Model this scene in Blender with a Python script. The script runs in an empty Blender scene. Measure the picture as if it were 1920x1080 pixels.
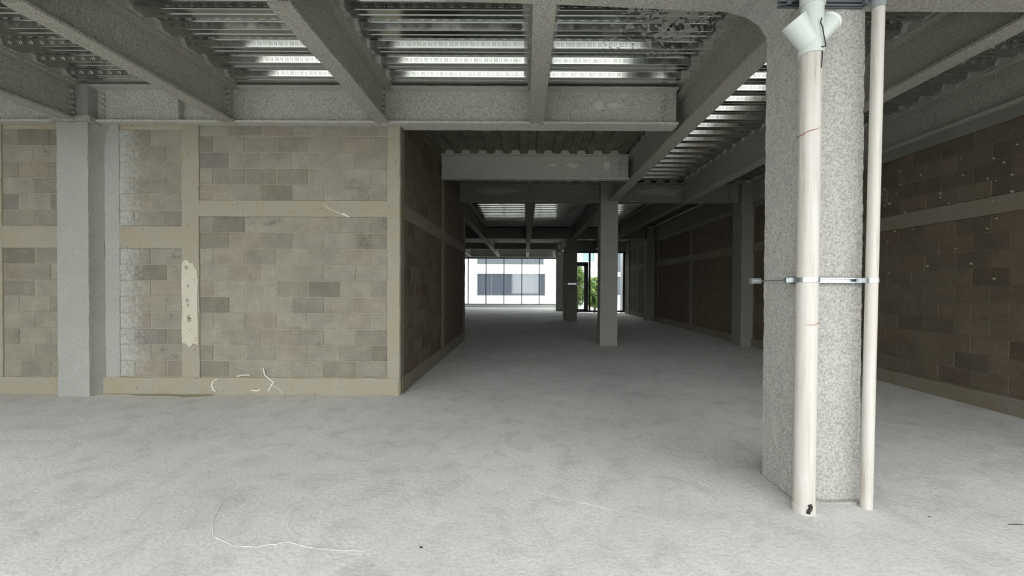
import bpy, bmesh, math, random
from mathutils import Vector, Matrix, noise
random.seed(7)
S = bpy.context.scene
COL = S.collection
R = math.radians

# ------------------------------------------------------------------ camera, world, exposure
H = 1.38
cd = bpy.data.cameras.new('camera'); cam = bpy.data.objects.new('camera', cd); COL.objects.link(cam)
cd.sensor_width = 36; cd.lens = 795/1920*36
cd.shift_x = -25/1920; cd.shift_y = 6/1920
cd.clip_start = 0.05; cd.clip_end = 400
cam.location = (0, 0, H)
cam.rotation_euler = (R(90-0.6), R(-0.26), 0)
S.camera = cam

w = bpy.data.worlds.new('overcast_sky'); S.world = w; w.use_nodes = True
nt = w.node_tree; nt.nodes.clear()
wo = nt.nodes.new('ShaderNodeOutputWorld'); bg = nt.nodes.new('ShaderNodeBackground')
tc = nt.nodes.new('ShaderNodeTexCoord'); sx = nt.nodes.new('ShaderNodeSeparateXYZ'); cr = nt.nodes.new('ShaderNodeValToRGB')
nt.links.new(tc.outputs['Generated'], sx.inputs[0]); nt.links.new(sx.outputs['Z'], cr.inputs[0])
cr.color_ramp.elements[0].position = 0.0; cr.color_ramp.elements[0].color = (0.85, 0.87, 0.875, 1)
cr.color_ramp.elements[1].position = 0.8; cr.color_ramp.elements[1].color = (.985, 0.99, 0.98, 1)
nt.links.new(cr.outputs[0], bg.inputs[0]); nt.links.new(bg.outputs[0], wo.inputs[0])
bg.inputs[1].default_value = 4.15

vs = S.view_settings
S.display_settings.display_device = 'sRGB'
vs.view_transform = 'Standard'; vs.look = 'None'; vs.gamma = 1.0; vs.use_curve_mapping = False
vs.exposure = 0.0
S.cycles.max_bounces = 8; S.cycles.diffuse_bounces = 6; S.cycles.sample_clamp_indirect = 8

# ------------------------------------------------------------------ materials
def newmat(name):
    m = bpy.data.materials.new(name); m.use_nodes = True
    nt = m.node_tree; b = nt.nodes['Principled BSDF']
    return m, nt, b
def N(nt, t, **kw):
    n = nt.nodes.new(t)
    for k, v in kw.items(): setattr(n, k, v)
    return n
def pos(nt):
    return N(nt, 'ShaderNodeNewGeometry').outputs['Position']
def noi(nt, scale, detail=4, rough=.55, vec=None, dist=0):
    n = N(nt, 'ShaderNodeTexNoise'); n.inputs['Scale'].default_value = scale
    n.inputs['Detail'].default_value = detail; n.inputs['Roughness'].default_value = rough
    n.inputs['Distortion'].default_value = dist
    nt.links.new(vec or pos(nt), n.inputs['Vector']); return n.outputs['Fac']
def ramp(nt, fac, stops):
    r = N(nt, 'ShaderNodeValToRGB'); e = r.color_ramp.elements
    while len(e) < len(stops): e.new(.5)
    for i, (p, c) in enumerate(stops):
        e[i].position = p; e[i].color = (c, c, c, 1) if isinstance(c, (int, float)) else (*c, 1)
    nt.links.new(fac, r.inputs[0]); return r.outputs[0]
def mix(nt, fac, a, b, mode='MIX'):
    n = N(nt, 'ShaderNodeMix', data_type='RGBA', blend_type=mode)
    for s, v in ((n.inputs[0], fac), (n.inputs[6], a), (n.inputs[7], b)):
        if isinstance(v, (int, float)): s.default_value = v if s.type == 'VALUE' else (v, v, v, 1)
        elif isinstance(v, tuple): s.default_value = (*v, 1)
        else: nt.links.new(v, s)
    return n.outputs[2]
def mth(nt, op, a, b=None, c=None, clamp=False):
    n = N(nt, 'ShaderNodeMath', operation=op); n.use_clamp = clamp
    for i, v in enumerate((a, b, c)):
        if v is None: continue
        if isinstance(v, (int, float)): n.inputs[i].default_value = v
        else: nt.links.new(v, n.inputs[i])
    return n.outputs[0]
def bump(nt, b, h, strength=.5, dist=.01, prev=None):
    n = N(nt, 'ShaderNodeBump'); n.inputs['Strength'].default_value = strength; n.inputs['Distance'].default_value = dist
    nt.links.new(h, n.inputs['Height'])
    if prev: nt.links.new(prev, n.inputs['Normal'])
    nt.links.new(n.outputs[0], b.inputs['Normal']); return n.outputs[0]
def setc(nt, b, c, rough=.9, metal=0, spec=.3):
    if isinstance(c, tuple): b.inputs['Base Color'].default_value = (*c, 1)
    else: nt.links.new(c, b.inputs['Base Color'])
    b.inputs['Roughness'].default_value = rough; b.inputs['Metallic'].default_value = metal
    b.inputs['Specular IOR Level'].default_value = spec
def remap(nt, v, a, b_):
    n = N(nt, 'ShaderNodeMapRange'); n.inputs[1].default_value = a; n.inputs[2].default_value = b_
    nt.links.new(v, n.inputs[0]); return n.outputs[0]

def spray_mat(name, base, speck=.5, sc=110):
    m, nt, b = newmat(name)
    f = noi(nt, sc, 3, .6); big = noi(nt, 2.2, 3)
    c = ramp(nt, f, [(.32, tuple(v*(1-.45*speck) for v in base)), (.5, base), (.68, tuple(min(1, v*(1+.35*speck)) for v in base))])
    c = mix(nt, .5, c, mix(nt, big, (.75, .75, .73), (1.2, 1.2, 1.2)), 'MULTIPLY')
    setc(nt, b, c, .95, 0, .15)
    p = bump(nt, b, f, .7, .006); bump(nt, b, noi(nt, 16, 4), .35, .02, p)
    return m
M = {}
M['spray'] = spray_mat('sprayed_fireproofing', (.355, .35, .31), .9, 80)
M['spray_far'] = spray_mat('sprayed_fireproofing_shaded', (.20, .197, .175), .3)  # same coating, darkened so the colour carries the shade deep in the hall
M['spray_pillar'] = spray_mat('sprayed_pillar_coating', (.38, .38, .355), .75, 85)
M['spray_pale'] = spray_mat('sprayed_pale_coating', (.35, .355, .33), .6, 100)
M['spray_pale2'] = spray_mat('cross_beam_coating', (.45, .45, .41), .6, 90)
M['spray_smear'] = spray_mat('fresh_smear_coating', (.62, .62, .57), .4, 90)
M['spray_girder'] = spray_mat('frontlit_girder_coating', (.50, .50, .46), .9, 80)  # same coating, paler: frontal light on the wall-top girder put into the colour
M['spray_mid'] = spray_mat('sprayed_column_coating', (.27, .27, .24), .5, 100)

def floor_mat():
    m, nt, b = newmat('rough_concrete_floor')
    big = noi(nt, .55, 5, .6); mid = noi(nt, 4.5, 5, .62, dist=.6); fine = noi(nt, 42, 6, .75)
    c = ramp(nt, big, [(.3, (.53, .53, .52)), (.5, (.60, .60, .588)), (.7, (.67, .667, .655))])
    c = mix(nt, .55, c, ramp(nt, mid, [(.3, .72), (.5, 1.0), (.75, 1.08)]), 'MULTIPLY')
    c = mix(nt, .5, c, ramp(nt, fine, [(.32, .62), (.5, 1.0), (.68, 1.18)]), 'MULTIPLY')
    v = N(nt, 'ShaderNodeTexVoronoi'); v.inputs['Scale'].default_value = 3.1; nt.links.new(pos(nt), v.inputs['Vector'])
    c = mix(nt, 1, c, ramp(nt, v.outputs['Distance'], [(0.0, .62), (.018, .7), (.026, 1.0)]), 'MULTIPLY')
    setc(nt, b, c, .82, 0, .25)
    # trowel sweeps
    mp = N(nt, 'ShaderNodeMapping'); mp.inputs['Location'].default_value = (.9, -2.6, 0); nt.links.new(pos(nt), mp.inputs[0])
    wv = N(nt, 'ShaderNodeTexWave', wave_type='RINGS', rings_direction='SPHERICAL'); wv.inputs['Scale'].default_value = 4.5
    wv.inputs['Distortion'].default_value = 16; wv.inputs['Detail'].default_value = 4; wv.inputs['Detail Scale'].default_value = 1.4
    nt.links.new(mp.outputs[0], wv.inputs['Vector'])
    h = mth(nt, 'MULTIPLY', wv.outputs['Fac'], ramp(nt, noi(nt, .9, 2), [(.42, 0), (.62, 1)]))
    p = bump(nt, b, h, .16, .010); p = bump(nt, b, mid, .35, .02, p); bump(nt, b, fine, .8, .008, p)
    return m
M['floor'] = floor_mat()

def block_mat(name, tint=(1, 1, 1)):
    m, nt, b = newmat(name)
    oi = N(nt, 'ShaderNodeObjectInfo')
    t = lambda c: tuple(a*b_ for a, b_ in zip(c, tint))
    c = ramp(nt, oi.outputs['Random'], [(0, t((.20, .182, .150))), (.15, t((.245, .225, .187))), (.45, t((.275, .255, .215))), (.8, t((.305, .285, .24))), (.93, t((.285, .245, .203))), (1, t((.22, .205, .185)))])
    c = mix(nt, .6, c, ramp(nt, noi(nt, 5, 4), [(.3, .75), (.55, 1.0), (.75, 1.2)]), 'MULTIPLY')
    f = noi(nt, 75, 5, .75)
    c = mix(nt, .8, c, ramp(nt, f, [(.32, .58), (.5, 1.0), (.68, 1.3)]), 'MULTIPLY')
    c = mix(nt, 1, c, ramp(nt, noi(nt, 1.7, 5, .7), [(.28, .5), (.38, .95), (.6, 1.0)]), 'MULTIPLY')
    # overspray beside the left column (pale grey coating drifted over the blocks)
    sp = N(nt, 'ShaderNodeSeparateXYZ'); nt.links.new(pos(nt), sp.inputs[0])
    e = mth(nt, 'ADD', sp.outputs['X'], mth(nt, 'MULTIPLY', noi(nt, 24, 4, .75), .9))
    k = remap(nt, e, -4.36, -4.72)
    k2 = mth(nt, 'MULTIPLY', k, mth(nt, 'GREATER_THAN', sp.outputs['X'], -5.5))
    c = mix(nt, k2, c, (.40, .41, .385))
    setc(nt, b, c, .95, 0, .12)
    p = bump(nt, b, f, .7, .005); bump(nt, b, noi(nt, 30, 3), .3, .008, p)
    return m
M['block'] = block_mat('concrete_block', (.97, 1.0, .96))
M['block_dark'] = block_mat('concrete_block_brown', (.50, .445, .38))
def conc_mat(name, base, stain=(.7, .62, .45)):
    m, nt, b = newmat(name)
    c = mix(nt, ramp(nt, noi(nt, 3.2, 5, .65), [(.35, 0), (.7, 1)]), base, tuple(x*y*1.35 for x, y in zip(base, stain)))
    f = noi(nt, 70, 5, .7)
    c = mix(nt, .5, c, ramp(nt, f, [(.3, .75), (.5, 1.0), (.7, 1.15)]), 'MULTIPLY')
    v = N(nt, 'ShaderNodeTexVoronoi'); v.inputs['Scale'].default_value = 11; nt.links.new(pos(nt), v.inputs['Vector'])
    c = mix(nt, 1, c, ramp(nt, v.outputs['Distance'], [(0, .35), (.07, .5), (.1, 1)]), 'MULTIPLY')
    setc(nt, b, c, .9, 0, .15); p = bump(nt, b, f, .4, .004); bump(nt, b, noi(nt, 9, 4), .5, .015, p)
    return m
M['mortar'] = conc_mat('mortar', (.37, .355, .305))
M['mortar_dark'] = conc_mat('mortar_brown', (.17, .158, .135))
M['tie'] = conc_mat('cast_concrete_tie', (.315, .30, .25), (.74, .70, .58))
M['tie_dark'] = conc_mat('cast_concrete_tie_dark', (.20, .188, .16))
M['cream'] = conc_mat('cream_plaster_patch', (.50, .485, .41), (.74, .72, .62))
M['slab'] = conc_mat('slab_concrete', (.30, .30, .29))

def deck_mat():
    m, nt, b = newmat('galvanised_deck')
    sp = N(nt, 'ShaderNodeSeparateXYZ'); nt.links.new(pos(nt), sp.inputs[0])
    X, Y = sp.outputs['X'], sp.outputs['Y']
    nz = noi(nt, 9, 5, .7)
    # overspray beside beams
    u = mth(nt, 'DIVIDE', mth(nt, 'SUBTRACT', X, .13), 1.9)
    d = mth(nt, 'MULTIPLY', mth(nt, 'ABSOLUTE', mth(nt, 'SUBTRACT', u, mth(nt, 'ROUND', u))), 1.9)
    d = mth(nt, 'ADD', d, mth(nt, 'MULTIPLY', mth(nt, 'GREATER_THAN', X, 2.5), 10))
    for xx in (1.98, 3.78, 5.35): d = mth(nt, 'MINIMUM', d, mth(nt, 'ABSOLUTE', mth(nt, 'SUBTRACT', X, xx)))
    inl = mth(nt, 'ADD', mth(nt, 'ABSOLUTE', mth(nt, 'SUBTRACT', Y, 5.36)), mth(nt, 'MULTIPLY', mth(nt, 'GREATER_THAN', X, 2.1), 10))
    d = mth(nt, 'MINIMUM', d, inl)
    k = remap(nt, mth(nt, 'ADD', d, mth(nt, 'MULTIPLY', mth(nt, 'SUBTRACT', nz, .5), .12)), .17, .11)
    # cement spatter near the pillar bay
    mx = mth(nt, 'SUBTRACT', 1, mth(nt, 'ABSOLUTE', mth(nt, 'DIVIDE', mth(nt, 'SUBTRACT', X, 1.35), .62)), clamp=True)
    my = mth(nt, 'SUBTRACT', 1, mth(nt, 'ABSOLUTE', mth(nt, 'DIVIDE', mth(nt, 'SUBTRACT', Y, 3.85), .75)), clamp=True)
    reg = mth(nt, 'MULTIPLY', mx, my)
    spn = noi(nt, 17, 4, .62, dist=.8)
    s = remap(nt, mth(nt, 'ADD', spn, mth(nt, 'MULTIPLY', reg, .26)), .62, .65)
    s = mth(nt, 'MULTIPLY', s, mth(nt, 'GREATER_THAN', reg, 0.02))
    k = mth(nt, 'MAXIMUM', k, s, clamp=True)
    base = mix(nt, noi(nt, 1.3, 3), (.52, .55, .53), (.66, .68, .66))
    b.inputs['Specular IOR Level'].default_value = .5
    nt.links.new(mix(nt, k, base, (.36, .355, .32)), b.inputs['Base Color'])
    nt.links.new(mth(nt, 'SUBTRACT', 1, k, clamp=True), b.inputs['Metallic'])
    r = mth(nt, 'ADD', mth(nt, 'MULTIPLY', k, .6), ramp(nt, noi(nt, 6, 3), [(.3, .10), (.7, .17)]))
    nt.links.new(r, b.inputs['Roughness'])
    mp = N(nt, 'ShaderNodeMapping'); mp.inputs['Scale'].default_value = (1.2, 9, 1); nt.links.new(pos(nt), mp.inputs[0])
    bump(nt, b, noi(nt, .7, 2, vec=mp.outputs[0]), .05, .02)
    return m
M['deck'] = deck_mat()
def deck2():
    m, nt, b = newmat('sprayed_weathered_deck')
    c = ramp(nt, noi(nt, 4, 4), [(.3, (.13, .135, .10)), (.7, (.24, .25, .19))])
    setc(nt, b, c, .6, .45, .4); return m
M['deck_dull'] = deck2()
def plain(name, c, rough=.5, metal=0, spec=.4, bn=None):
    m, nt, b = newmat(name); setc(nt, b, c, rough, metal, spec)
    if bn: bump(nt, b, noi(nt, bn, 3), .3, .005)
    return m
def pvc():
    m, nt, b = newmat('dirty_white_pvc')
    mp = N(nt, 'ShaderNodeMapping'); mp.inputs['Scale'].default_value = (26, 26, 1.1); nt.links.new(pos(nt), mp.inputs[0])
    st = noi(nt, 1.6, 6, .75, vec=mp.outputs[0])
    c = ramp(nt, st, [(.27, (.19, .17, .145)), (.36, (.42, .40, .36)), (.46, (.50, .485, .45)), (.7, (.57, .56, .53))])
    bl = noi(nt, 3.5, 3)
    c = mix(nt, .4, c, ramp(nt, bl, [(.35, (.92, .85, .78)), (.7, (1.05, 1.05, 1.05))]), 'MULTIPLY')
    setc(nt, b, c, .42, 0, .4); return m
M['pvc'] = pvc()
M['pvc_clean'] = plain('clean_pale_pvc', (.55, .60, .565), .35, bn=12)
M['pvc_grey'] = plain('grey_pvc_coupling', (.25, .27, .29), .4)
M['glue'] = plain('brown_joint_glue', (.30, .13, .07), .6)
M['soot'] = plain('black_tar', (.02, .02, .02), .6)
M['zinc'] = plain('galvanised_strut', (.55, .58, .60), .32, .9, bn=60)
M['zinc_dark'] = plain('dull_galvanised_strut', (.20, .22, .24), .45, .6)
M['black_frame'] = plain('black_aluminium', (.012, .012, .013), .4)
M['grey_frame'] = plain('pale_aluminium', (.13, .135, .14), .35, .5)
M['white_wall'] = plain('white_render_facade', (.82, .81, .80), .8, bn=8)
M['grey_wall'] = plain('pale_grey_facade', (.55, .57, .60), .8, bn=8)
M['dark_glass'] = plain('dark_window_glass', (.08, .095, .12), .12, 0, .8)
M['teal_glass'] = plain('teal_window_glass', (.25, .45, .48), .12, 0, .8)
M['paving'] = plain('outside_paving', (.42, .42, .40), .9, bn=5)
M['asphalt'] = plain('street_asphalt', (.07, .075, .07), .9, bn=5)
M['paving_pale'] = plain('pale_outside_paving', (.62, .61, .58), .9, bn=5)
M['line'] = plain('dark_joint_line', (.30, .29, .28), .9)
M['chalk'] = plain('white_paint', (.80, .79, .74), .8)
M['bark'] = plain('tree_bark', (.12, .09, .06), .9, bn=20)
def leafm():
    m, nt, b = newmat('leaves'); c = ramp(nt, noi(nt, 2.5, 3), [(.3, (.10, .20, .06)), (.5, (.28, .42, .13)), (.7, (.55, .62, .22))])
    setc(nt, b, c, .6); return m
M['leaf'] = leafm()
def glass():
    m, nt, b = newmat('clear_window_glass'); nt.nodes.remove(b)
    t = N(nt, 'ShaderNodeBsdfTransparent'); g = N(nt, 'ShaderNodeBsdfGlossy'); g.inputs['Roughness'].default_value = .02
    t.inputs[0].default_value = (.93, .95, .95, 1)
    mx = N(nt, 'ShaderNodeMixShader'); mx.inputs[0].default_value = .07
    nt.links.new(t.outputs[0], mx.inputs[1]); nt.links.new(g.outputs[0], mx.inputs[2])
    nt.links.new(mx.outputs[0], nt.nodes['Material Output'].inputs[0]); return m
M['glass'] = glass()

# ------------------------------------------------------------------ mesh helpers (world coordinates; build() makes them local)
def wloc(o):
    v = Vector((0, 0, 0))
    while o is not None: v += o.location; o = o.parent
    return v
class MB:
    def __init__(s): s.v = []; s.f = []
    def add(s, vs, fs):
        n = len(s.v); s.v += [Vector(p) for p in vs]; s.f += [[i+n for i in f] for f in fs]
    def box(s, x0, x1, y0, y1, z0, z1):
        s.add([(x0,y0,z0),(x1,y0,z0),(x1,y1,z0),(x0,y1,z0),(x0,y0,z1),(x1,y0,z1),(x1,y1,z1),(x0,y1,z1)],
              [(0,3,2,1),(4,5,6,7),(0,1,5,4),(1,2,6,5),(2,3,7,6),(3,0,4,7)]); return s
    def lump(s, x0, x1, y0, y1, z0, z1, step=.06, amp=.004, freq=9):
        n = [max(1, min(400, round((b-a)/step))) for a, b in ((x0,x1),(y0,y1),(z0,z1))]
        ids = {}; base = len(s.v)
        def vid(i, j, k):
            if (i,j,k) not in ids:
                p = Vector((x0+(x1-x0)*i/n[0], y0+(y1-y0)*j/n[1], z0+(z1-z0)*k/n[2]))
                s.v.append(p + noise.noise_vector(p*freq)*amp + noise.noise_vector(p*freq*3.3)*amp*.5)
                ids[(i,j,k)] = len(s.v)-1
            return ids[(i,j,k)]
        for a, b_, c in ((0,1,2),(1,2,0),(2,0,1)):
            for side in (0, n[c]):
                for i in range(n[a]):
                    for j in range(n[b_]):
                        q = []
                        for di, dj in ((0,0),(1,0),(1,1),(0,1)):
                            t = [0,0,0]; t[a] = i+di; t[b_] = j+dj; t[c] = side; q.append(vid(*t))
                        s.f.append(q if side else q[::-1])
        return s
    def prism(s, pts, axis, a0, a1):     # polygon in the two other axes, extruded along axis
        n = len(pts); vs = []
        for a in (a0, a1):
            for p, q in pts:
                vs.append({'x': (a,p,q), 'y': (p,a,q), 'z': (p,q,a)}[axis])
        s.add(vs, [list(range(n)), [n+i for i in range(n)][::-1]] + [[i, n+i, n+(i+1)%n, (i+1)%n] for i in range(n)]); return s
    def tube(s, p0, p1, r0, r1=None, n=20, caps=True):
        p0, p1 = Vector(p0), Vector(p1); r1 = r0 if r1 is None else r1
        d = (p1-p0).normalized(); a = d.orthogonal().normalized(); b_ = d.cross(a)
        vs = [p + (a*math.cos(t)+b_*math.sin(t))*r for p, r in ((p0,r0),(p1,r1)) for t in [2*math.pi*i/n for i in range(n)]]
        fs = [[i,(i+1)%n,n+(i+1)%n,n+i] for i in range(n)]
        if caps: fs += [list(range(n))[::-1], [n+i for i in range(n)]]
        s.add(vs, fs); return s
    def path(s, pts, r, n=6):
        for a, b_ in zip(pts, pts[1:]): s.tube(a, b_, r, n=n)
        return s
    def bar(s, p0, p1, wd, ht, up=(0,0,1)):
        p0, p1 = Vector(p0), Vector(p1); d = (p1-p0).normalized(); u = Vector(up); sd = d.cross(u).normalized(); u = sd.cross(d)
        vs = [p+sd*a*wd/2+u*b_*ht/2 for p in (p0,p1) for a, b_ in ((-1,-1),(1,-1),(1,1),(-1,1))]
        s.add(vs, [(0,1,2,3),(7,6,5,4),(0,4,5,1),(1,5,6,2),(2,6,7,3),(3,7,4,0)]); return s
    def build(s, name, mat, parent=None, loc=None, smooth=None):
        if loc is None and parent is None:
            xs = [v.x for v in s.v]; ys = [v.y for v in s.v]; zs = [v.z for v in s.v]
            loc = Vector(((min(xs)+max(xs))/2, (min(ys)+max(ys))/2, min(zs)))
        org = wloc(parent) if parent else Vector(loc)
        me = bpy.data.meshes.new(name); me.from_pydata([v-org for v in s.v], [], s.f); me.update()
        bm = bmesh.new(); bm.from_mesh(me); bmesh.ops.recalc_face_normals(bm, faces=bm.faces); bm.to_mesh(me); bm.free()
        me.materials.append(mat)
        if smooth:
            me.polygons.foreach_set('use_smooth', [True]*len(me.polygons)); me.set_sharp_from_angle(angle=R(smooth))
        o = bpy.data.objects.new(name, me); COL.objects.link(o); o.parent = parent
        if not parent: o.location = loc
        return o
def tag(o, label=None, cat=None, group=None, kind=None):
    for k, v in (('label', label), ('category', cat), ('group', group), ('kind', kind)):
        if v: o[k] = v
    return o
def thing(name, label, cat, loc, group=None):
    o = bpy.data.objects.new(name, None); COL.objects.link(o); o.location = loc; o.empty_display_size = .1
    return tag(o, label, cat, group)
def struct(o): o['kind'] = 'structure'; return o

# ------------------------------------------------------------------ levels
ZF, ZD = 3.39, 3.85            # underside of beams, underside of deck
YN, YA, YC, YD, YE, YF_, YG = 2.93, 5.36, 7.98, 10.13, 17.8, 24.1, 28.6
JX = [-5.57, -3.67, -1.77, .13]
XG = 1.98; XB5 = 3.78; XR = 5.33

# ------------------------------------------------------------------ floor
def floor():
    m = MB().box(-11, 5.6, -1.6, 22.9, -.3, 0); m.box(-11, 2.2, 22.9, 28.7, -.3, 0)
    f = struct(m.build('floor', M['floor']))
    rd = MB()
    def ridge(pts, r):
        q = []
        for (x0,y0),(x1,y1) in zip(pts, pts[1:]):
            for i in range(5):
                t = i/5; x = x0+(x1-x0)*t; y = y0+(y1-y0)*t
                q.append((x + random.uniform(-.004,.004), y + random.uniform(-.006,.006), -r*random.uniform(0,.6)))
        q.append((*pts[-1], -r*.6)); rd.path(q, r, 5)
    sc = MB()
    for x, y, a, b in ((2.88,2.47,.05,.006),(3.02,2.40,.05,.008),(2.86,2.33,.04,.008),(2.45,2.55,.012,.006)):
        sc.prism([(x+math.cos(t*.785)*a, y+math.sin(t*.785)*b) for t in range(8)], 'z', -.001, .0012)
    o = sc.build('scuff_mark', M['asphalt'], f); o['kind'] = 'stuff'
    ridge([(-1.93,2.72),(-1.84,2.50),(-1.72,2.33),(-1.55,2.235),(-1.42,2.225),(-1.26,2.27),(-1.1,2.215),(-.93,2.20),(-.80,2.195)], .0036)
    ridge([(-1.42,2.62),(-1.36,2.42),(-1.24,2.29)], .0025)
    ridge([(-1.02,2.55),(-1.04,2.40),(-.94,2.28),(-.84,2.22)], .0022)
    ridge([(-.62,2.52),(-.62,2.36),(-.55,2.27)], .002)
    ridge([(-2.35,2.62),(-2.28,2.48),(-2.2,2.40)], .002)
    for k in range(7):
        ridge([(.25+.08*k+.5*math.cos(a)*(.5+.05*k), 3.0+.45*math.sin(a)*(.5+.08*k)) for a in [math.pi*1.05+.25*i for i in range(6)]], .0012)
    o = rd.build('trowel_ridge', M['floor'], f, smooth=40); o['kind'] = 'stuff'
    return f
FLOOR = floor()

# ------------------------------------------------------------------ ceiling deck
def deck_mesh(name, length, nribs=3, axis='x', mat='deck'):
    """ribs run along `axis`; local origin at panel corner, z=0 is the underside of the deck"""
    prof = []
    P = .3048
    mod = [(0,.062),(.004,.058),(.030,.004),(.036,0),(.078,0),(.086,.006),(.104,.006),(.112,0),(.155,0),(.19,.062),(.235,.062),(.241,.057),(.254,.057),(.26,.062)]
    for k in range(nribs):
        prof += [(k*P+a, b) for a, b in mod]
    prof.append((nribs*P+.012, .062))
    t = .0015; n = len(prof); vs = []; fs = []
    for z in (0, t):
        for e in (0, length):
            for a, b in prof: vs.append((e, a, b+z) if axis == 'x' else (a, e, b+z))
    g = lambda zz, ee, i: zz*2*n + ee*n + i
    for i in range(n-1):
        fs += [(g(0,0,i), g(0,1,i), g(0,1,i+1), g(0,0,i+1)), (g(1,0,i), g(1,0,i+1), g(1,1,i+1), g(1,1,i))]
        for e in (0, 1): fs.append((g(0,e,i), g(0,e,i+1), g(1,e,i+1), g(1,e,i)))
    for i in (0, n-1): fs.append((g(0,0,i), g(1,0,i), g(1,1,i), g(0,1,i)))
    me = bpy.data.meshes.new(name); me.from_pydata(vs, [], fs); me.update()
    bm = bmesh.new(); bm.from_mesh(me); bmesh.ops.recalc_face_normals(bm, faces=bm.faces); bm.to_mesh(me); bm.free()
    me.materials.append(M[mat]); return me
def emboss_mesh(length, nribs=3):
    """raised bars pressed into the sloping rib sides"""
    vs = []; fs = []; P = .3048
    a = Vector((0, .0063, .0530)); b = Vector((0, .0278, .0088)); d = (b-a); L = d.length; d.normalize()
    nrm = Vector((0, -d.z, d.y)); nrm = nrm if nrm.z < 0 else -nrm
    def bar(k, x0, x1, s0, s1):
        base = len(vs); h = .0055; e = .0026
        for (x, s_, o) in ((x0,s0,0),(x1,s0,0),(x1,s1,0),(x0,s1,0),(x0+e,s0+e,h),(x1-e,s0+e,h),(x1-e,s1-e,h),(x0+e,s1-e,h)):
            p = a + d*s_ + nrm*o + Vector((x, k*P, 0)); vs.append(tuple(p))
        fs.extend([[base+i for i in q] for q in ((4,5,6,7),(0,1,5,4),(1,2,6,5),(2,3,7,6),(3,0,4,7))])
    for k in range(nribs):
        x = .03
        while x < length-.12:
            for j in range(3): bar(k, x, x+.046, .007+j*.0125, .014+j*.0125)
            for j in range(2): bar(k, x+.060+j*.018, x+.069+j*.018, .007, .040)
            x += .11
    me = bpy.data.meshes.new('embossing'); me.from_pydata(vs, [], fs); me.update(); me.materials.append(M['deck']); return me
def link(name, me, parent, loc):
    o = bpy.data.objects.new(name, me); COL.objects.link(o); o.parent = parent; o.location = Vector(loc) - wloc(parent); return o
def ceiling():
    c = struct(MB().box(-11, 5.6, -.2, 22.9, ZD+.0655, ZD+.16).box(-11, 2.2, 22.9, 28.8, ZD+.0655, ZD+.16).build('ceiling', M['slab']))
    P3 = .9144
    y0 = 5.02-.0175 + 2*.3048 - 3*.3048           # ends just above the first cross girder
    def strip(xa, xb, ya, yb, emb=False):
        L = xb-xa; dm = deck_mesh('deck_panel', L); em = emboss_mesh(L) if emb else None
        y = ya
        while y < yb-.2:
            o = link('deck_panel', dm, c, (xa, y, ZD))
            if em: e = link('embossing', em, o, wloc(o)); e['kind'] = 'stuff'
            y += P3
    s = 5.0025 + .3048                              # a near rib side sits at s - k*.3048
    strip(-8.2, XG, s-3*P3+.3048*0, s+.1, True)
    strip(-8.2, 5.4, s-5*P3, s-3*P3-.1)
    strip(XG, 5.32, s-3*P3, 10.0, True)
    strip(-7.0, 5.32, 10.25, 17.5)
    strip(-7.0, 5.32, 17.9, 22.6)
    strip(-7.0, 2.15, 22.8, 28.4)
    dm = deck_mesh('deck_panel', 4.35, axis='y', mat='deck_dull')
    for k in range(4):
        link('deck_panel', dm, c, (-1.66+k*P3, 5.72, ZD))
    for b in ((2.2, 5.6, 22.7, 22.9), (-7.2, 2.2, 28.5, 28.7), (-1.66, XG, YD-.08, YD+.02)):
        MB().box(*b, ZD-.002, ZD+.066).build('closure_strip', M['slab'], c)
    return c
CEIL = ceiling()

# ------------------------------------------------------------------ block walls
BM = {}
def block_mesh(L, hgt, mat, dep=.03):
    key = (round(L, 3), round(hgt, 3), mat)
    if key in BM: return BM[key]
    c = .005; w2 = L/2; y1 = dep
    v = [(-w2,y1,0),(w2,y1,0),(w2,y1,hgt),(-w2,y1,hgt),(-w2,c,0),(w2,c,0),(w2,c,hgt),(-w2,c,hgt),
         (-w2+c,0,c),(w2-c,0,c),(w2-c,0,hgt-c),(-w2+c,0,hgt-c)]
    f = [(8,9,10,11),(4,5,9,8),(5,6,10,9),(6,7,11,10),(7,4,8,11),(0,1,5,4),(1,2,6,5),(2,3,7,6),(3,0,4,7),(3,2,1,0)]
    me = bpy.data.meshes.new('concrete_block'); me.from_pydata(v, [], f); me.update(); me.materials.append(M[mat])
    BM[key] = me; return me
def courses(parent, u_from, u_to, z0, n, place, mat, start=0, hc=.203, stuff_after=None):
    """running bond from u_from towards u_to; place(u, z, jitter) -> (location, rotz)"""
    sgn = 1 if u_to > u_from else -1; L = abs(u_to-u_from); J = .009
    join = MB()
    for k in range(n):
        a = 0
        first = .2 if (k+start) % 2 else .4
        while a < L-.03:
            b = min(L, a+(first if a == 0 else .4)); ln = b-a-J
            if ln > .03:
                u = u_from + sgn*(a+b)/2; z = z0+k*hc+J/2; hh = hc-J
                loc, rz = place(u, z, random.uniform(-.003, .003))
                if stuff_after is None or (u-stuff_after)*sgn < 0:
                    o = bpy.data.objects.new('concrete_block', block_mesh(ln, hh, mat)); COL.objects.link(o)
                    o.parent = parent; o.location = Vector(loc)-wloc(parent); o.rotation_euler = (0, 0, rz)
                else:
                    me = block_mesh(ln, hh, mat); T = Matrix.Translation(loc) @ Matrix.Rotation(rz, 4, 'Z')
                    join.add([T @ v.co for v in me.vertices], [list(p.vertices) for p in me.polygons])
            a = b
    if join.v:
        o = join.build('distant_blocks', M[mat], parent); o['kind'] = 'stuff'

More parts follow.
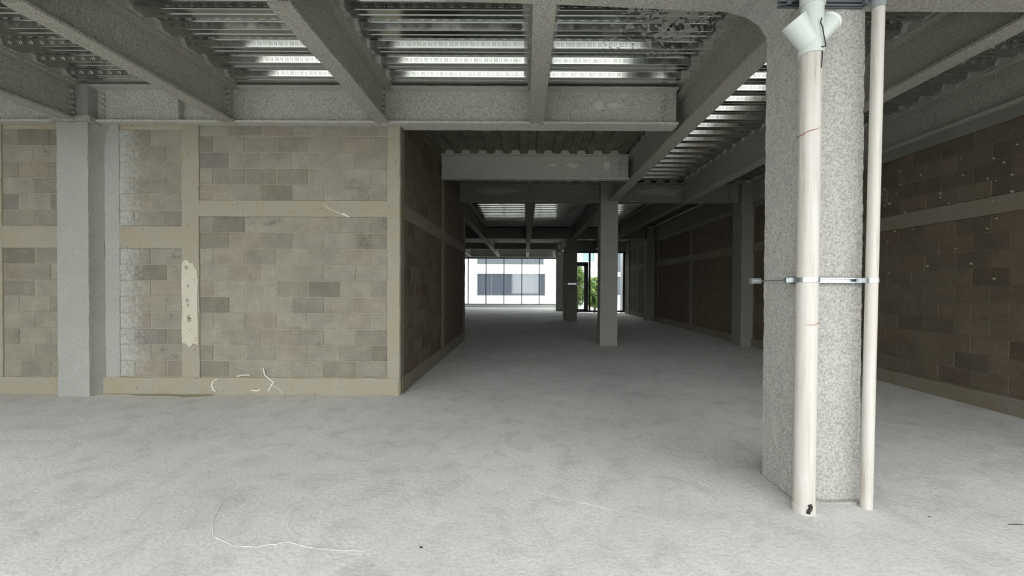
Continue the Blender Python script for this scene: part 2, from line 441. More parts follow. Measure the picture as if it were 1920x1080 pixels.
YW = 5.36       # front block wall plane
def front_wall():
    p = lambda u, z, j: ((u, YW+j, z), 0)
    wl = struct(MB().box(-9.5, -1.62, YW+.008, YW+.14, 0, ZF-.002).build('wall_front', M['mortar']))
    courses(wl, -1.745, -4.115, .22, 10, p, 'block')
    courses(wl, -1.745, -4.115, 2.45, 4, p, 'block')
    courses(wl, -1.745, -4.115, 3.266, 1, p, 'block', hc=.118)
    courses(wl, -4.335, -5.27, .22, 8, p, 'block', 1)
    courses(wl, -4.335, -5.27, 2.12, 6, p, 'block', 1)
    courses(wl, -5.80, -6.60, .22, 8, p, 'block', 1)
    courses(wl, -5.80, -6.60, 2.12, 6, p, 'block')
    courses(wl, -6.85, -9.3, .22, 8, p, 'block')
    courses(wl, -6.85, -9.3, 2.12, 6, p, 'block')
    lm = lambda n, m, *b: MB().lump(*b, step=.07, amp=.006, freq=6).build(n, M[m], wl, smooth=40)
    lm('tie_column', 'tie', -1.745, -1.585, YW-.012, YW+.10, .0, ZF-.004)
    lm('tie_column', 'tie', -4.335, -4.115, YW-.010, YW+.05, .0, ZF-.004)
    lm('tie_column', 'tie', -6.85, -6.60, YW-.010, YW+.05, .0, ZF-.004)
    lm('tie_column', 'spray_pale', -5.30, -5.12, YW-.010, YW+.05, .0, ZF-.004)
    lm('tie_beam', 'tie', -4.115, -1.745, YW-.008, YW+.05, 2.25, 2.45)
    lm('tie_beam', 'tie', -5.12, -4.335, YW-.009, YW+.05, 1.845, 2.12)
    lm('tie_beam', 'tie', -9.3, -5.75, YW-.008, YW+.05, 1.845, 2.12)
    lm('plinth', 'tie', -5.35, -1.60, YW-.022, YW+.05, 0, .215)
    lm('plinth', 'tie', -9.4, -5.75, YW-.022, YW+.05, 0, .215)
    # cream patch on the second tie column
    m = MB(); pts = [(-4.325,.63),(-4.31,.65),(-4.27,.64),(-4.245,.60),(-4.21,.61),(-4.19,.645),(-4.15,.64),(-4.13,.61),(-4.128,.9),(-4.135,1.2),(-4.125,1.45),(-4.14,1.58),(-4.165,1.60),(-4.19,1.66),(-4.225,1.655),(-4.245,1.69),(-4.29,1.70),(-4.325,1.66),(-4.335,1.4),(-4.322,1.1),(-4.333,.8)]
    m.prism(pts, 'y', YW-.020, YW-.008)
    tag(m.build('plaster_patch', M['cream'], wl), 'cream plaster patch on the tie column')
    m = MB(); rnd = random.Random(9)
    for hx, hz, hr in ((-4.27,1.60,.028),(-4.25,1.37,.02),(-4.26,1.19,.03),(-4.25,1.13,.022),(-4.24,.98,.026),(-4.235,.94,.03),(-4.17,1.45,.01),(-4.16,.72,.012),(-4.17,.80,.008),(-4.20,1.28,.008)):
        m.prism([(hx+math.cos(a)*hr*rnd.uniform(.6, 1.1), hz+math.sin(a)*hr*rnd.uniform(.7, 1.3)) for a in [i*.785 for i in range(8)]], 'y', YW-.022, YW-.019)
    o = m.build('chipped_spot', M['tie'], wl); o['kind'] = 'stuff'
    # white paint squiggles
    m = MB()
    def sq(l, r=.007): m.path([(x, YW-.026, z) for x, z in l], r, 5)
    sq([(-3.88,.20),(-3.93,.17),(-3.95,.12),(-3.93,.06),(-3.90,.045)])
    sq([(-3.63,.235),(-3.55,.25),(-3.47,.25)], .006); sq([(-3.45,.06),(-3.38,.05),(-3.34,.07)], .007)
    sq([(-3.30,.34),(-3.28,.25),(-3.22,.20),(-3.17,.16),(-3.21,.10),(-3.24,.05)], .006); sq([(-3.21,.14),(-3.10,.07),(-3.05,.01)], .0025)
    o = m.build('paint_mark', M['chalk'], wl); tag(o, 'white paint squiggles near the floor')
    m = MB().path([(x, YW-.014, z) for x, z in [(-2.53,2.40),(-2.47,2.35),(-2.38,2.31),(-2.31,2.28),(-2.25,2.255)]], .003, 5)
    m.path([(x, YW-.014, z) for x, z in [(-2.31,2.285),(-2.27,2.28),(-2.22,2.245)]], .007, 5)
    tag(m.build('paint_mark', M['chalk'], wl), 'white scratch on the tie beam')
front_wall()
XL = -1.585
def left_wall():
    p = lambda u, z, j: ((XL-j, u, z), R(90))
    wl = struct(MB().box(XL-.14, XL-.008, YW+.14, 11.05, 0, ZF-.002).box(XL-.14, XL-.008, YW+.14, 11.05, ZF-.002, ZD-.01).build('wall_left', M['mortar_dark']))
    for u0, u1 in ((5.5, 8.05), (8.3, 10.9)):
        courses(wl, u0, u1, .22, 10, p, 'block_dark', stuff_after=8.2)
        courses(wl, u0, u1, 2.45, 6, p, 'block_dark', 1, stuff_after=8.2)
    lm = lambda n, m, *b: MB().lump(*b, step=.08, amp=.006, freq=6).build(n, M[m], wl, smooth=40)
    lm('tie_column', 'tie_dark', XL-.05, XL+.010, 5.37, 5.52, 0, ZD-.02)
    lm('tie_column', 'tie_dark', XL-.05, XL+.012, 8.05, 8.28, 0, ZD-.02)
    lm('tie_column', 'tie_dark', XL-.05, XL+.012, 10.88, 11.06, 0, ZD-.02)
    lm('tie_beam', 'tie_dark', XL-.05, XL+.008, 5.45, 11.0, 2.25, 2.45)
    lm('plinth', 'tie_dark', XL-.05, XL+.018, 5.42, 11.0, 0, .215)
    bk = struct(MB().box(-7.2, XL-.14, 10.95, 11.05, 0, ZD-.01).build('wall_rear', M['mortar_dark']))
    struct(MB().box(-9.7, -9.5, -1.6, YW+.1, 0, ZD+.06).build('wall_side_blocker', M['mortar']))  # added wall out of view, blocks light entering from the left
    ot = struct(MB().box(-7.3, -7.2, 11.0, 28.6, 0, ZD+.06).build('wall_outer', M['mortar_dark']))
left_wall()
def right_wall():
    p = lambda u, z, j: ((XR+j, u, z), R(-90))
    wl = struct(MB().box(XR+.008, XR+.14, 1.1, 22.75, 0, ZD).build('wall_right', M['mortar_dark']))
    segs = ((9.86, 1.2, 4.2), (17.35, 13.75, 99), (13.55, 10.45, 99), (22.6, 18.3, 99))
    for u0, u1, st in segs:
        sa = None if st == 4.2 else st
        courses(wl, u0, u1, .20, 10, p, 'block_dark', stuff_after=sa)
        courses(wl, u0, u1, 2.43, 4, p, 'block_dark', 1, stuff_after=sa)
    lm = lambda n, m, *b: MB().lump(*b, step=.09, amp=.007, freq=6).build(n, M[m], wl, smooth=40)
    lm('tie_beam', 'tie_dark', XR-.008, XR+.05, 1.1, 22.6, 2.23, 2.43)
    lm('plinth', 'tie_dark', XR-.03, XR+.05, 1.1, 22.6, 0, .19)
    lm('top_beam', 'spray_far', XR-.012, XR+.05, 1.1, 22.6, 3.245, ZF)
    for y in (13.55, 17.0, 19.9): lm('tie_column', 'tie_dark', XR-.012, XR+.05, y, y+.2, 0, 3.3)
right_wall()
W = {o.name: o for o in COL.objects if o.get('kind') == 'structure'}
def specks():
    m = MB(); rnd = random.Random(4)
    for k in range(70):
        y = rnd.uniform(4.6, 7.2); z = rnd.choice((rnd.gauss(2.7, .35), rnd.uniform(1.0, 3.1))); r_ = rnd.uniform(.006, .016)
        m.prism([(y+math.cos(a)*r_*rnd.uniform(.6, 1.2), z+math.sin(a)*r_) for a in [i*1.047 for i in range(6)]], 'x', XR-.012, XR+.012)
    tag(m.build('plaster_speck', M['tie'], W['wall_right']), 'pale plaster specks', kind='stuff')
    m = MB()
    pts = [(-5.4,5.36),(-5.4,5.30),(-5.0,5.29),(-4.7,5.22),(-4.4,5.24),(-4.15,5.16),(-3.95,5.21),(-3.9,5.28),(-3.95,5.36)]
    m.prism(pts, 'z', -.002, .007); tag(m.build('mortar_spill', M['mortar'], W['wall_front']), 'thin brown mortar spill at the foot of the wall')
specks()

# ------------------------------------------------------------------ beams
def beam(label, axis, c, a0, a1, zb=ZF, zt=ZD, wd=.18, mat='spray', step=.07, bolts=(), stiff=(), fill=None, name='steel_beam', flange=None, group=None, bside=(1,)):
    mid = (a0+a1)/2
    loc = (mid, c, zb) if axis == 'x' else (c, mid, zb)
    t = thing(name, label, 'beam', loc, group)
    def lb(n, m, d0, d1, z0, z1, s=step, amp=.004):
        mb = MB()
        b = (a0, a1, c+d0, c+d1, z0, z1) if axis == 'x' else (c+d0, c+d1, a0, a1, z0, z1)
        mb.lump(*b, step=s, amp=amp); return mb.build(n, M[m], t, smooth=45)
    tf = .026
    if flange: flange(t)
    else: lb('bottom_flange', mat, -wd/2, wd/2, zb, zb+tf)
    lb('web', mat, -.017, .017, zb+tf, zt-tf, max(step, .09), .004)
    lb('top_flange', mat, -wd/2, wd/2, zt-tf, zt-.002)
    for e in bolts:
        for sd in bside:
            for k in range(5):
                z = zb+.085+k*.068
                q = Vector((e, c+sd*.018, z)) if axis == 'x' else Vector((c+sd*.018, e, z))
                d = Vector((0, sd*.045, 0)) if axis == 'x' else Vector((sd*.045, 0, 0))
                MB().tube(q, q+d*.6, .028, .026, 10).tube(q+d*.6, q+d, .018, .014, 10).build('bolt', M[mat], t, smooth=40)
    for e in stiff:
        mb = MB()
        mb.lump(*((e-.008, e+.008, c-wd/2+.01, c+wd/2-.01, zb+tf, zt-tf) if axis == 'x' else (c-wd/2+.01, c+wd/2-.01, e-.008, e+.008, zb+tf, zt-tf)), step=.1, amp=.002)
        mb.build('stiffener', M[mat], t, smooth=45)
    if fill:
        mb = MB(); u = fill
        lo, hi = min(a0, a1), max(a0, a1)
        while u > lo: u -= .3048
        while u < hi-.3:
            u += .3048
            r = random.uniform(-.01, .01)
            for sd in (-1, 1):
                o0 = c+sd*(wd/2-.03); o1 = c+sd*(wd/2+.012+random.uniform(0,.02)); lo_, hi_ = min(o0,o1), max(o0,o1)
                a = u+.192-.3048; b = u-.002
                if b > hi: continue
                pr = [(a-.012,ZD-.03),(b+.014,ZD-.028),(b+.03,ZD+.004),(b+.012,ZD+.05),(b-.004,ZD+.06),(a+.004,ZD+.06),(a-.012,ZD+.05),(a-.028,ZD+.004)]
                hole = [(a+.03,ZD+.012),(b-.03,ZD+.012),(b-.02,ZD+.042),(a+.02,ZD+.042)]
                mb2 = MB()
                mb2.prism(pr, 'y' if axis == 'x' else 'x', lo_, hi_)
                if axis == 'x': mb.add(mb2.v, mb2.f)
                else: mb.add(mb2.v, mb2.f)
        # rough bead of coating along the top flange edges
        for sd in (-1, 1):
            k = lo; pts = []
            while k < hi:
                off = c+sd*(wd/2+.004+.006*noise.noise(Vector((k*7, sd*3.1, c))))
                z = ZD-.012+.008*noise.noise(Vector((k*9, c, 5)))
                pts.append((k, off, z) if axis == 'x' else (off, k, z)); k += .05
            mb.path(pts, .013, 6)
        o = mb.build('spray_filling', M[mat], t, smooth=50); o['kind'] = 'stuff'
    return t
S0 = 5.0025
jl = ['sprayed grey joist meeting the coated column at far left',
      'sprayed grey joist ending left of the cream patched tie column',
      'sprayed grey joist running to the top right corner of the block wall',
      'sprayed grey joist overhead in the middle, seen head on']
for x, l in zip(JX, jl):
    beam(l, 'y', x, YN+.12, YA-.05, bolts=(YA-.17,), fill=S0, step=.05, name='ceiling_joist', group=None, wd=.17)

def near_flange(t):
    m = MB()
    pts = [(-9.2,2.79),(1.5,2.79),(5.3,2.79),(5.3,3.10),(2.25,3.10),(1.70,3.12),(1.2,3.10),(.4,3.05),(-.3,3.02),(-1.0,2.99),(-1.6,2.97),(-9.2,2.95)]
    m.prism(pts, 'z', ZF, ZF+.026); m.build('bottom_flange', M['spray'], t)
    # coating thickened into a haunch where the girder meets the pillar
    h = MB()
    h.prism([(1.42,ZF+.01),(1.60,3.355),(1.70,3.29),(1.755,3.20),(1.755,ZF+.02)], 'y', 2.76, 3.118)
    h.build('haunch', M['spray_pale'], t)
beam('wide sprayed girder crossing the very top edge, carried by the near pillar', 'x', YN-.03, -9.2, 5.3, step=.12, name='main_girder', flange=near_flange)
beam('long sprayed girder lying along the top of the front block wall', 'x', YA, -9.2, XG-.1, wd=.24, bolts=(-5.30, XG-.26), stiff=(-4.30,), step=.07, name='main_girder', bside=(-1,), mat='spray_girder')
beam('sprayed girder from behind the near pillar back to the square middle column', 'y', XG+.06, 3.05, 9.98, wd=.2, fill=S0, name='main_girder', bolts=(3.4,), step=.06, bside=(-1,))
beam('sprayed joist passing behind the thin white pipe into the depth', 'y', XB5, 3.05, YD-.05, fill=S0, step=.08, name='ceiling_joist', wd=.18)
beam('sprayed edge beam on top of the right hand block wall', 'y', XR+.02, 1.5, YD-.2, fill=S0, step=.08, wd=.20, name='edge_beam')
beam('short sprayed cross beam over the passage, first behind the wall corner', 'x', YC, XL+.01, XG-.06, fill=-1.66, bolts=(XG-.22,), step=.06, wd=.16, name='cross_beam', bside=(-1,), mat='spray_pale2')
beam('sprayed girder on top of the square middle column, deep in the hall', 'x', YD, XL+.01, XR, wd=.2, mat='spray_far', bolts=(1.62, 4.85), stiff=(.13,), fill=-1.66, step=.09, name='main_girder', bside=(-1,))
# paler smears of coating on the webs
def smear(parent, x0, x1, z0, z1, y, seed, mt='spray_smear'):
    n = 26; pts = []
    for i in range(n):
        a = 2*math.pi*i/n; k = .72+.5*noise.noise(Vector((math.cos(a)*1.7+seed, math.sin(a)*1.7, seed)))
        pts.append(((x0+x1)/2+math.cos(a)*(x1-x0)/2*k, (z0+z1)/2+math.sin(a)*(z1-z0)/2*k))
    o = MB().prism(pts, 'y', y-.006, y+.004).build('coating_patch', M[mt], parent); tag(o, 'paler smear of coating')
ROOT = {o['label']: o for o in COL.objects if o.get('category') == 'beam'}
fb = lambda k: next(o for l, o in ROOT.items() if k in l)
A_, C_, D_ = fb('along the top of the front block wall'), fb('first behind the wall corner'), fb('on top of the square middle column')
smear(A_, .82, 1.0, 3.58, 3.72, YA-.019, 1); smear(A_, .95, 1.25, 3.62, 3.70, YA-.019, 2)
smear(C_, .70, 1.05, 3.60, 3.70, YC-.019, 3); smear(C_, 1.42, 1.62, 3.57, 3.74, YC-.019, 4); smear(C_, .4, .6, 3.63, 3.68, YC-.019, 8)
smear(D_, -1.4, .05, 3.55, 3.74, YD-.019, 5, 'spray_mid'); smear(D_, 2.5, 3.9, 3.54, 3.76, YD-.019, 6, 'spray_mid'); smear(D_, 1.1, 1.35, 3.6, 3.66, YD-.019, 9, 'spray_mid')
far = {-3.67: 'left', -1.77: 'centre left', .13: 'middle', XG: 'column line', XB5: 'right', XR: 'right wall'}
d1 = {-3.67: 'distant dark joist furthest left, behind the block wall end', -1.77: 'distant dark joist slanting beside the bright deck strips at left',
      .13: 'distant dark joist parting the two bright deck strips', XG: 'distant dark girder running back from behind the square middle column',
      XB5: 'dark joist running back over the far right room', XR: 'dark edge beam over the brown brick coloured far right wall'}
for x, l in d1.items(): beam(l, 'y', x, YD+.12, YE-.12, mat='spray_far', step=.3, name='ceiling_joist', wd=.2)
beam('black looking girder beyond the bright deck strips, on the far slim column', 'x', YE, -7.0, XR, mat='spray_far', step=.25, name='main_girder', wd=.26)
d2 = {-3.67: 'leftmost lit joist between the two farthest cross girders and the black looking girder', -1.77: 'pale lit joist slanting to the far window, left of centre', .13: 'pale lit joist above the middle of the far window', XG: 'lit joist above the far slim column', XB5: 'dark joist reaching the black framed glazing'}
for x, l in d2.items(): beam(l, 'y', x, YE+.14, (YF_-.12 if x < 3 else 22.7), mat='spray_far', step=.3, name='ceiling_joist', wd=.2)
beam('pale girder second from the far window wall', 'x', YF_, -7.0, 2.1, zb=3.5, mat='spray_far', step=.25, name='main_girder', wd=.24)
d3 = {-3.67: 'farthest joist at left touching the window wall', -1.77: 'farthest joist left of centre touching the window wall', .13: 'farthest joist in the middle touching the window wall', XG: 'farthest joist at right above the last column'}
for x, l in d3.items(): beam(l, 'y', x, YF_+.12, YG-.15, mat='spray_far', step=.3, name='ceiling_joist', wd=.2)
beam('ragged coated beam directly above the far bright window', 'x', YG, -7.2, 2.2, zb=3.38, mat='spray_pale', step=.12, name='edge_beam', wd=.2)
beam('dark beam above the black framed glazing at right', 'x', 22.8, 2.1, XR+.13, zb=3.28, mat='spray_far', step=.25, name='edge_beam', wd=.2)

# ------------------------------------------------------------------ columns
def column(label, x0, x1, y0, y1, z1, mat, step=.1, amp=.005, bracket=False, freq=9, loc=None):
    t = thing('column', label, 'column', ((x0+x1)/2, (y0+y1)/2, 0))
    MB().lump(x0, x1, y0, y1, -.005, z1, step=step, amp=amp, freq=freq).build('shaft', M[mat], t, smooth=50)
    return t
PIL = column('big speckled grey sprayed pillar in the right foreground', 1.745, 2.17, 2.735, 3.10, ZD-.003, 'spray_pillar', .018, .0045, freq=22)
MB().lump(1.735, 2.175, 2.70, 3.11, -.01, .012, step=.05, amp=.012, freq=12).build('mortar_skirt', M['spray_pale'], PIL, smooth=50)
lc = column('sprayed grey column standing against the left part of the block wall', -5.76, -5.375, 5.22, 5.50, ZD-.003, 'spray_pale', .05, .005)
m = MB(); n = 40
for i in range(n):
    z0 = ZF*i/n; z1 = ZF*(i+1)/n
    g = lambda z: (.07+.015*noise.noise(Vector((z*3, 2, 1))) + .10*max(0, (z-3.1)/.3)**2)
    a, b = g(z0), g(z1)
    m.add([(-5.38,5.24,z0),(-5.375+a*.25,5.30,z0),(-5.375+a,YW-.003,z0),(-5.38,YW+.02,z0),(-5.38,5.24,z1),(-5.375+b*.25,5.30,z1),(-5.375+b,YW-.003,z1),(-5.38,YW+.02,z1)],
          [(0,1,5,4),(1,2,6,5),(2,3,7,6)])
m.build('coating_fillet', M['spray_mid'], lc, smooth=60)
# rounded coating at the head of the left column
MB().lump(-5.80, -5.30, 5.17, 5.42, 3.37, 3.44, step=.04, amp=.012).build('coating_collar', M['spray'], lc, smooth=60)
column('square free standing grey column in the middle of the hall', 1.756, 2.16, 9.93, 10.33, ZD-.01, 'spray_mid', .1, .005)
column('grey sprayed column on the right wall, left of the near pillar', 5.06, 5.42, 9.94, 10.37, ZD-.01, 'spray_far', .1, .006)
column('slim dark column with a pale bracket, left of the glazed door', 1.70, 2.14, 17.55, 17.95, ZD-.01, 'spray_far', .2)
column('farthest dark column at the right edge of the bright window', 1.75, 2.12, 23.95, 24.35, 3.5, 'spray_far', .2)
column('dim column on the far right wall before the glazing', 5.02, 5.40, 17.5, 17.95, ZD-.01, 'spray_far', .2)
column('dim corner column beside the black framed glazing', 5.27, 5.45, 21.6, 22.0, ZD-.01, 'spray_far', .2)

# ------------------------------------------------------------------ pipes and strut brackets
PX, PY, PR = 1.738, 2.612, .0605
t = thing('drain_pipe', 'thick stained white PVC downpipe with branch fitting on the near pillar', 'pipe', (PX, PY, 0))
m = MB(); segs = 44
def pipe(m, x0, y0, z0, x1, y1, z1, r, n=28): m.tube((x0,y0,z0),(x1,y1,z1), r, n=n)
pipe(m, PX-.008, PY, -.01, PX+.006, PY, 2.86, PR); m.build('pipe_body', M['pvc'], t, smooth=40)
MB().tube((PX-.008,PY,.0),(PX-.008,PY,.055), PR+.004, n=28).build('base_collar', M['pvc'], t, smooth=40)
for z, sl in ((1.16, .01), (2.335, .022)):
    m = MB(); pts = []
    for i in range(25):
        a = 2*math.pi*i/24; pts.append((PX+math.cos(a)*PR, PY+math.sin(a)*PR, z+sl*math.cos(a)+.003*math.sin(a*5)))
    m.path(pts, .0022, 5); m.build('joint_ring', M['glue'], t)
m = MB().path([(PX-.02+random.uniform(-.004,.004)+(.01 if z > .03 else 0), PY-PR-.004, z) for z in (.018,.03,.05,.07)], .012, 6)
m.build('tar_patch', M['soot'], t)
wy = MB()
Zw = 2.84
wy.tube((PX+.005,PY,Zw-.04),(PX+.005,PY,Zw+.03), PR+.009, n=28)
wy.tube((PX+.005,PY,Zw+.01),(PX+.010,PY,3.12), PR+.004, .062, n=28)
wy.tube((PX+.012,PY,Zw+.01),(PX-.112,PY-.01,Zw+.165), PR+.002, .073, n=28)
wy.tube((PX+.000,PY,Zw+.03),(PX+.125,PY-.01,Zw+.175), PR-.004, .060, n=28)
wo_ = wy.build('branch_fitting', M['pvc_clean'], t, smooth=40); tag(wo_, 'pale greenish double branch fitting')
MB().tube((PX+.010,PY,3.10),(PX+.012,PY,3.17), .069, n=28).build('coupling', M['pvc_clean'], t, smooth=40)
MB().tube((PX+.012,PY,3.16),(PX+.014,PY,3.84), .059, n=28).build('upper_pipe', M['pvc_clean'], t, smooth=40)
MB().tube((PX+.112,PY-.009,Zw+.160),(PX+.119,PY-.0095,Zw+.168), .0615, n=28).build('joint_ring', M['chalk'], t, smooth=40)
m = MB(); 
m.path([(PX+.02,PY-.072,Zw+.15),(PX+.012,PY-.073,Zw+.12),(PX+.024,PY-.074,Zw+.09),(PX+.03,PY-.074,Zw+.05),(PX+.038,PY-.073,Zw+.02),(PX+.044,PY-.072,Zw-.02)], .0035, 5)
m.path([(PX+.02,PY-.071,Zw-.022),(PX+.05,PY-.068,Zw-.018)], .003, 5); m.path([(PX+.034,PY-.061,Zw-.04),(PX+.03,PY-.060,Zw-.14)], .003, 5)
m.build('black_drip', M['soot'], t)

t = thing('vent_pipe', 'thin white PVC pipe standing right of the near pillar', 'pipe', (2.155, 2.655, 0))
MB().tube((2.152,2.655,-.01),(2.188,2.655,3.12), .0335, n=24).build('pipe_body', M['pvc'], t, smooth=40)
MB().tube((2.188,2.655,3.12),(2.189,2.655,3.20), .039, n=24).build('coupling', M['pvc_grey'], t, smooth=40)
MB().tube((2.189,2.655,3.20),(2.192,2.655,3.84), .0335, n=24).build('upper_pipe', M['pvc_grey'], t, smooth=40)

def strut(label, z, x0, x1, mat, lower=True):
    t = thing('strut_bracket', label, 'bracket', ((x0+x1)/2, 2.715, z))
    y = 2.728
    m = MB().box(x0, x1, y-.003, y, z-.02, z+.02).box(x0, x1, y-.026, y, z+.017, z+.020).box(x0, x1, y-.026, y, z-.020, z-.017)
    m.box(x0, x1, y-.026, y-.023, z+.009, z+.020).box(x0, x1, y-.026, y-.023, z-.020, z-.009)
    m.build('channel', M[mat], t)
    for px, r in ((PX, PR+.003), ((2.169 if lower else 2.189), .037)):
        if not lower and px == PX: r = .072
        m = MB()
        for i in range(17):
            a = math.pi*(i/16) + math.pi; b = math.pi*((i+1)/16) + math.pi
            if i == 16: break
            p = lambda q, rr: (px+math.cos(q)*rr, (PY if px == PX else 2.655)+math.sin(q)*rr)
            (ax, ay), (bx, by) = p(a, r), p(b, r)
            m.bar((ax,ay,z),(bx,by,z), .004, .030)
        for sd in (-1, 1): m.box(px+sd*r-.002, px+sd*r+.002, (PY if px == PX else 2.655), y-.02, z-.015, z+.015)
        m.build('pipe_strap', M[mat], t)
        for sd in (-1, 1):
            m = MB().box(px+sd*(r+.012)-.012, px+sd*(r+.012)+.012, y-.045, y-.026, z-.017, z+.017)
            m.build('clamp_lug', M[mat], t)
    if lower:
        MB().box(1.665, 1.735, 3.115, 3.155, z-.02, z+.02).build('rear_channel', M[mat], t)
        MB().tube((1.700, 2.70, z), (1.700, 3.13, z), .004, n=8).build('threaded_rod', M[mat], t)
        MB().box(1.688, 1.712, 2.690, 2.702, z-.012, z+.012).build('nut', M[mat], t)
    return t
strut('shiny galvanised channel strapping both white pipes at mid height', 1.43, 1.665, 2.225, 'zinc')
strut('dull grey channel strapping both white pipes near the ceiling', 3.185, 1.60, 2.14, 'zinc_dark', False)
t = thing('strut_bracket', 'small bright channel on the distant slim column', 'bracket', (1.9, 17.52, 1.5))
MB().box(1.76, 2.10, 17.49, 17.54, 1.48, 1.54).build('channel', M['zinc'], t)
for a, b in ((1.60, 1.68), (2.15, 2.2)): MB().box(a, b, 17.49, 17.54, 1.48, 1.54).build('clamp_lug', M['zinc_dark'], t)
t = thing('drain_pipe', 'faint grey downpipe on the left side of the distant slim column', 'pipe', (1.62, 17.6, 0))
MB().tube((1.62,17.6,0),(1.62,17.6,3.1), .05, n=12).build('pipe_body', M['spray_far'], t, smooth=40)
MB().tube((1.62,17.6,3.1),(1.4,17.6,2.75), .055, n=12).build('branch_fitting', M['pvc_clean'], t, smooth=40)

# ------------------------------------------------------------------ glazing
def glazing(name, axis, c, a0, a1, z0, z1, mull, trans, fm, tw=.05, dp=.06):
    w_ = bpy.data.objects.new(name, None); COL.objects.link(w_); struct(w_)
    w_.location = ((a0+a1)/2, c, 0) if axis == 'x' else (c, (a0+a1)/2, 0)
    bx = lambda m, u0, u1, q0, q1, d=dp: m.box(*((u0,u1,c-d/2,c+d/2,q0,q1) if axis == 'x' else (c-d/2,c+d/2,u0,u1,q0,q1)))
    fr = MB(); bx(fr, a0, a1, z0, z0+tw); bx(fr, a0, a1, z1-tw, z1); fr.build('frame_rail', M[fm], w_)
    for u in mull: bx(MB(), u-tw/2, u+tw/2, z0, z1).build('mullion', M[fm], w_)
    for u0, u1, z in trans: bx(MB(), u0, u1, z-tw/2, z+tw/2).build('transom', M[fm], w_)
    us = sorted(set([a0]+list(mull)+[a1]))
    for p, q in zip(us, us[1:]):
        if q-p > .1: bx(MB(), p+tw/2, q-tw/2, z0+tw, z1-tw, .008).build('pane', M['glass'], w_)
    return w_
mu = [-7.0+.03] + [-3.83-1.187*k for k in (2,1,0)] + [-2.64, -1.435, -.245, .93] + [2.12]
glazing('window_1', 'x', 28.45, -7.05, 2.15, .17, 3.36, sorted(mu), [(-7.0,2.1,3.27)], 'grey_frame', .06, .12)
tr = struct(MB().box(-7.1, 2.2, 28.3, 28.75, 0, .17).build('trim_1', M['white_wall']))
glazing('window_2', 'x', 22.8, 2.15, XR+.12, .03, 3.3, [2.2, 3.45, 4.4, XR-.04], [], 'black_frame', .10, .1)
glazing('window_3', 'y', 2.15, 22.85, 28.4, .03, 3.38, [22.9, 23.5, 24.6, 26.2, 27.8], [], 'black_frame', .08, .1)
d = bpy.data.objects.new('door_1', None); COL.objects.link(d); struct(d); d.location = (2.8, 22.72, 0)
MB().box(3.14, 3.36, 22.69, 22.75, .06, 2.62).box(2.25, 3.36, 22.69, 22.75, 2.50, 2.72).box(2.25, 3.30, 22.69, 22.75, .03, .2).box(2.2, 2.30, 22.69, 22.75, .06, 2.6).build('door_frame', M['black_frame'], d)
MB().box(2.30, 3.14, 22.715, 22.722, .2, 2.5).build('pane', M['glass'], d)
MB().tube((3.10,22.66,.95),(3.10,22.66,1.35), .014, n=8).build('door_handle', M['zinc'], d)

# ------------------------------------------------------------------ outside
struct(MB().box(-60, 60, -60, -5.6, -.62, -.45).build('ground', M['asphalt']))
struct(MB().box(-60, 60, -5.6, -1.65, -.42, -.25).box(-60, 60, 28.9, 95, -.42, -.25).box(5.75, 60, -1.65, 28.9, -.42, -.25).box(2.3, 5.75, 22.95, 28.9, -.42, -.25).build('ground', M['paving_pale']))
def building(label, x0, x1, y0, y1, z1, wall, wins, gm='dark_glass', seams=(), ledges=()):
    t = thing('building', label, 'building', ((x0+x1)/2, y0, -.25))
    # facade with real openings: piers and bands around windows
    zs = sorted(set([-.25, z1]+[w[2] for w in wins]+[w[3] for w in wins]))
    m = MB(); m.box(x0, x1, y0+.35, y1, -.25, z1)
    xs = sorted(set([x0, x1]+[w[0] for w in wins]+[w[1] for w in wins]))
    for a, b in zip(xs, xs[1:]):
        for p, q in zip(zs, zs[1:]):
            cx, cz = (a+b)/2, (p+q)/2
            if not any(w[0] < cx < w[1] and w[2] < cz < w[3] for w in wins): m.box(a, b, y0, y0+.35, p, q)
    m.build('facade', M[wall], t)
    for a, b, p, q in wins:
        f = MB().box(a, b, y0+.18, y0+.24, p, p+.06).box(a, b, y0+.18, y0+.24, q-.06, q).box(a, a+.06, y0+.18, y0+.24, p, q).box(b-.06, b, y0+.18, y0+.24, p, q)
        n = max(1, round((b-a)/1.6))
        for k in range(1, n): u = a+(b-a)*k/n; f.box(u-.03, u+.03, y0+.18, y0+.24, p, q)
        fo = f.build('window', M['grey_frame'], t)
        MB().box(a+.06, b-.06, y0+.2, y0+.22, p+.06, q-.06).build('pane', M[gm], fo)
    for z in ledges: MB().box(x0, x1, y0-.5, y0, z, z+.18).build('balcony_ledge', M['grey_wall'], t)
    if seams:
        s = MB()
        for z in seams: s.box(x0, x1, y0-.004, y0, z-.012, z+.012)
        for k in range(1, int((x1-x0)/2.1)): s.box(x0+k*2.1-.01, x0+k*2.1+.01, y0-.004, y0, -.2, z1)
        s.build('panel_joint', M['line'], t)
    return t
building('white rendered building outside the far window with dark window band', -14, 3.2, 44, 52, 6.6, 'white_wall',
         [(-5.0, 2.05, .45, 2.72), (-5.0, 1.9, 3.7, 5.6)], seams=(.2, 2.9, 3.8, 5.9))
building('pale apartment block with balconies seen above the tree', 5.0, 14, 62, 70, 14, 'white_wall',
         [(6.0, 7.6, 5.1, 7.3), (8.4, 10.0, 5.1, 7.3), (6.6, 9.6, 2.0, 3.0)], 'teal_glass', ledges=(1.2, 3.5, 4.6))
building('white building piece with dark windows right of the square column', 6.6, 7.75, 33, 38, 7, 'white_wall',
         [(6.7, 7.7, 2.55, 4.2), (6.7, 7.7, .75, 2.2)])
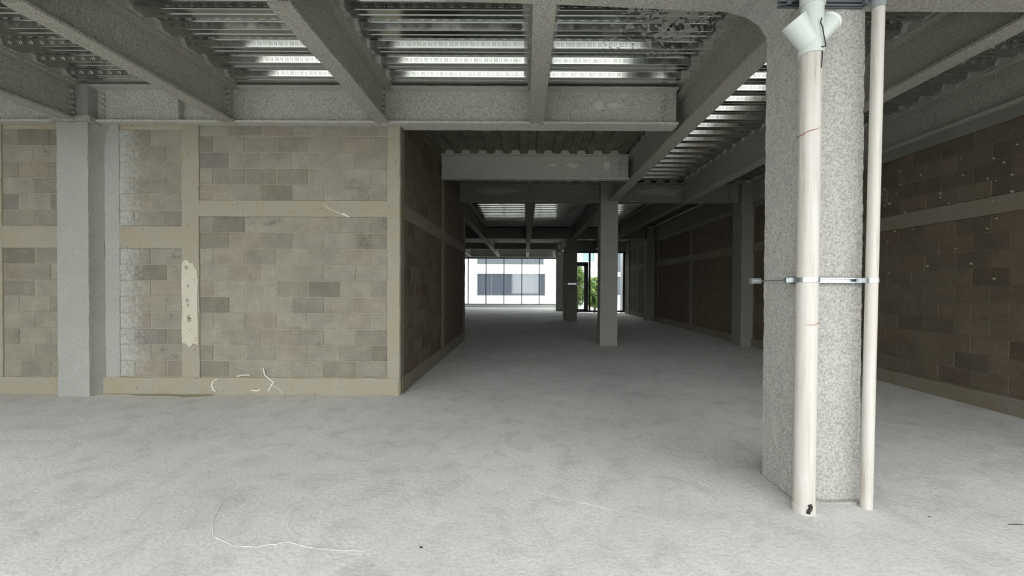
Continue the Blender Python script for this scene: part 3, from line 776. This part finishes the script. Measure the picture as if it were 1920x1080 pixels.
tag(MB().lump(5.42, 5.95, 23.6, 24.2, -.25, 4.6, step=.3, amp=.01).build('outside_pillar', M['grey_wall'], smooth=40), 'pale blue grey pillar outside beside the black glazing frame', 'pillar')
def tree(label, x, y, h, r, nl, sd):
    rnd = random.Random(sd); t = thing('tree', label, 'tree', (x, y, -.25))
    m = MB(); m.tube((x,y,-.25),(x+.1,y,h*.5), .09, .05, 8)
    for k in range(9):
        a = rnd.uniform(0, 6.28); m.tube((x+.05,y,h*.2+k*.06*h),(x+math.cos(a)*r*.7,y+math.sin(a)*r*.7,h*.45+k*.06*h), .03, .01, 6)
    m.build('trunk', M['bark'], t)
    m = MB()
    for k in range(nl):
        while True:
            p = Vector((rnd.uniform(-1,1), rnd.uniform(-1,1), rnd.uniform(-1,1)))
            if .25 < p.length < 1 and noise.noise(p*2.4+Vector((sd,0,0))) > -.12: break
        c = Vector((x+p.x*r, y+p.y*r, h*.52+p.z*h*.5)); s = rnd.uniform(.05, .10)
        a = Vector((rnd.uniform(-1,1), rnd.uniform(-1,1), rnd.uniform(-.6,.6))).normalized()*s; b = a.orthogonal().normalized()*s*.5
        m.add([c-a, c+b, c+a, c-b], [(0,1,2,3)])
    tag(m.build('crown', M['leaf'], t), kind='stuff')
tree('green tree with small leaves seen through the glazed door', 3.05, 25.2, 2.75, .55, 3000, 3)
tree('bushy yellow green shrub behind the wide pane right of the door', 4.35, 26.6, 2.0, .72, 5500, 5)

# ------------------------------------------------------------------ small debris on the floor
def chip(label, x, y, s, mat='soot', grp=None):
    m = MB(); n = 6; rnd = random.Random(int(x*100+y*37))
    pts = [(x+math.cos(6.28*i/n)*s*rnd.uniform(.5,1.2), y+math.sin(6.28*i/n)*s*.6*rnd.uniform(.6,1.2)) for i in range(n)]
    m.prism(pts, 'z', 0, s*.35); tag(m.build('debris_chip', M[mat]), label, 'debris', grp)
chip('small dark chip lying on the floor at the bottom, left of centre', -.545, 2.225, .011)
chip('pale crumb near the foot of the farthest column, left one', 2.0, 22.0, .09, 'white_wall')
chip('pale crumb near the foot of the farthest column, right one', 2.03, 21.2, .07, 'cream')
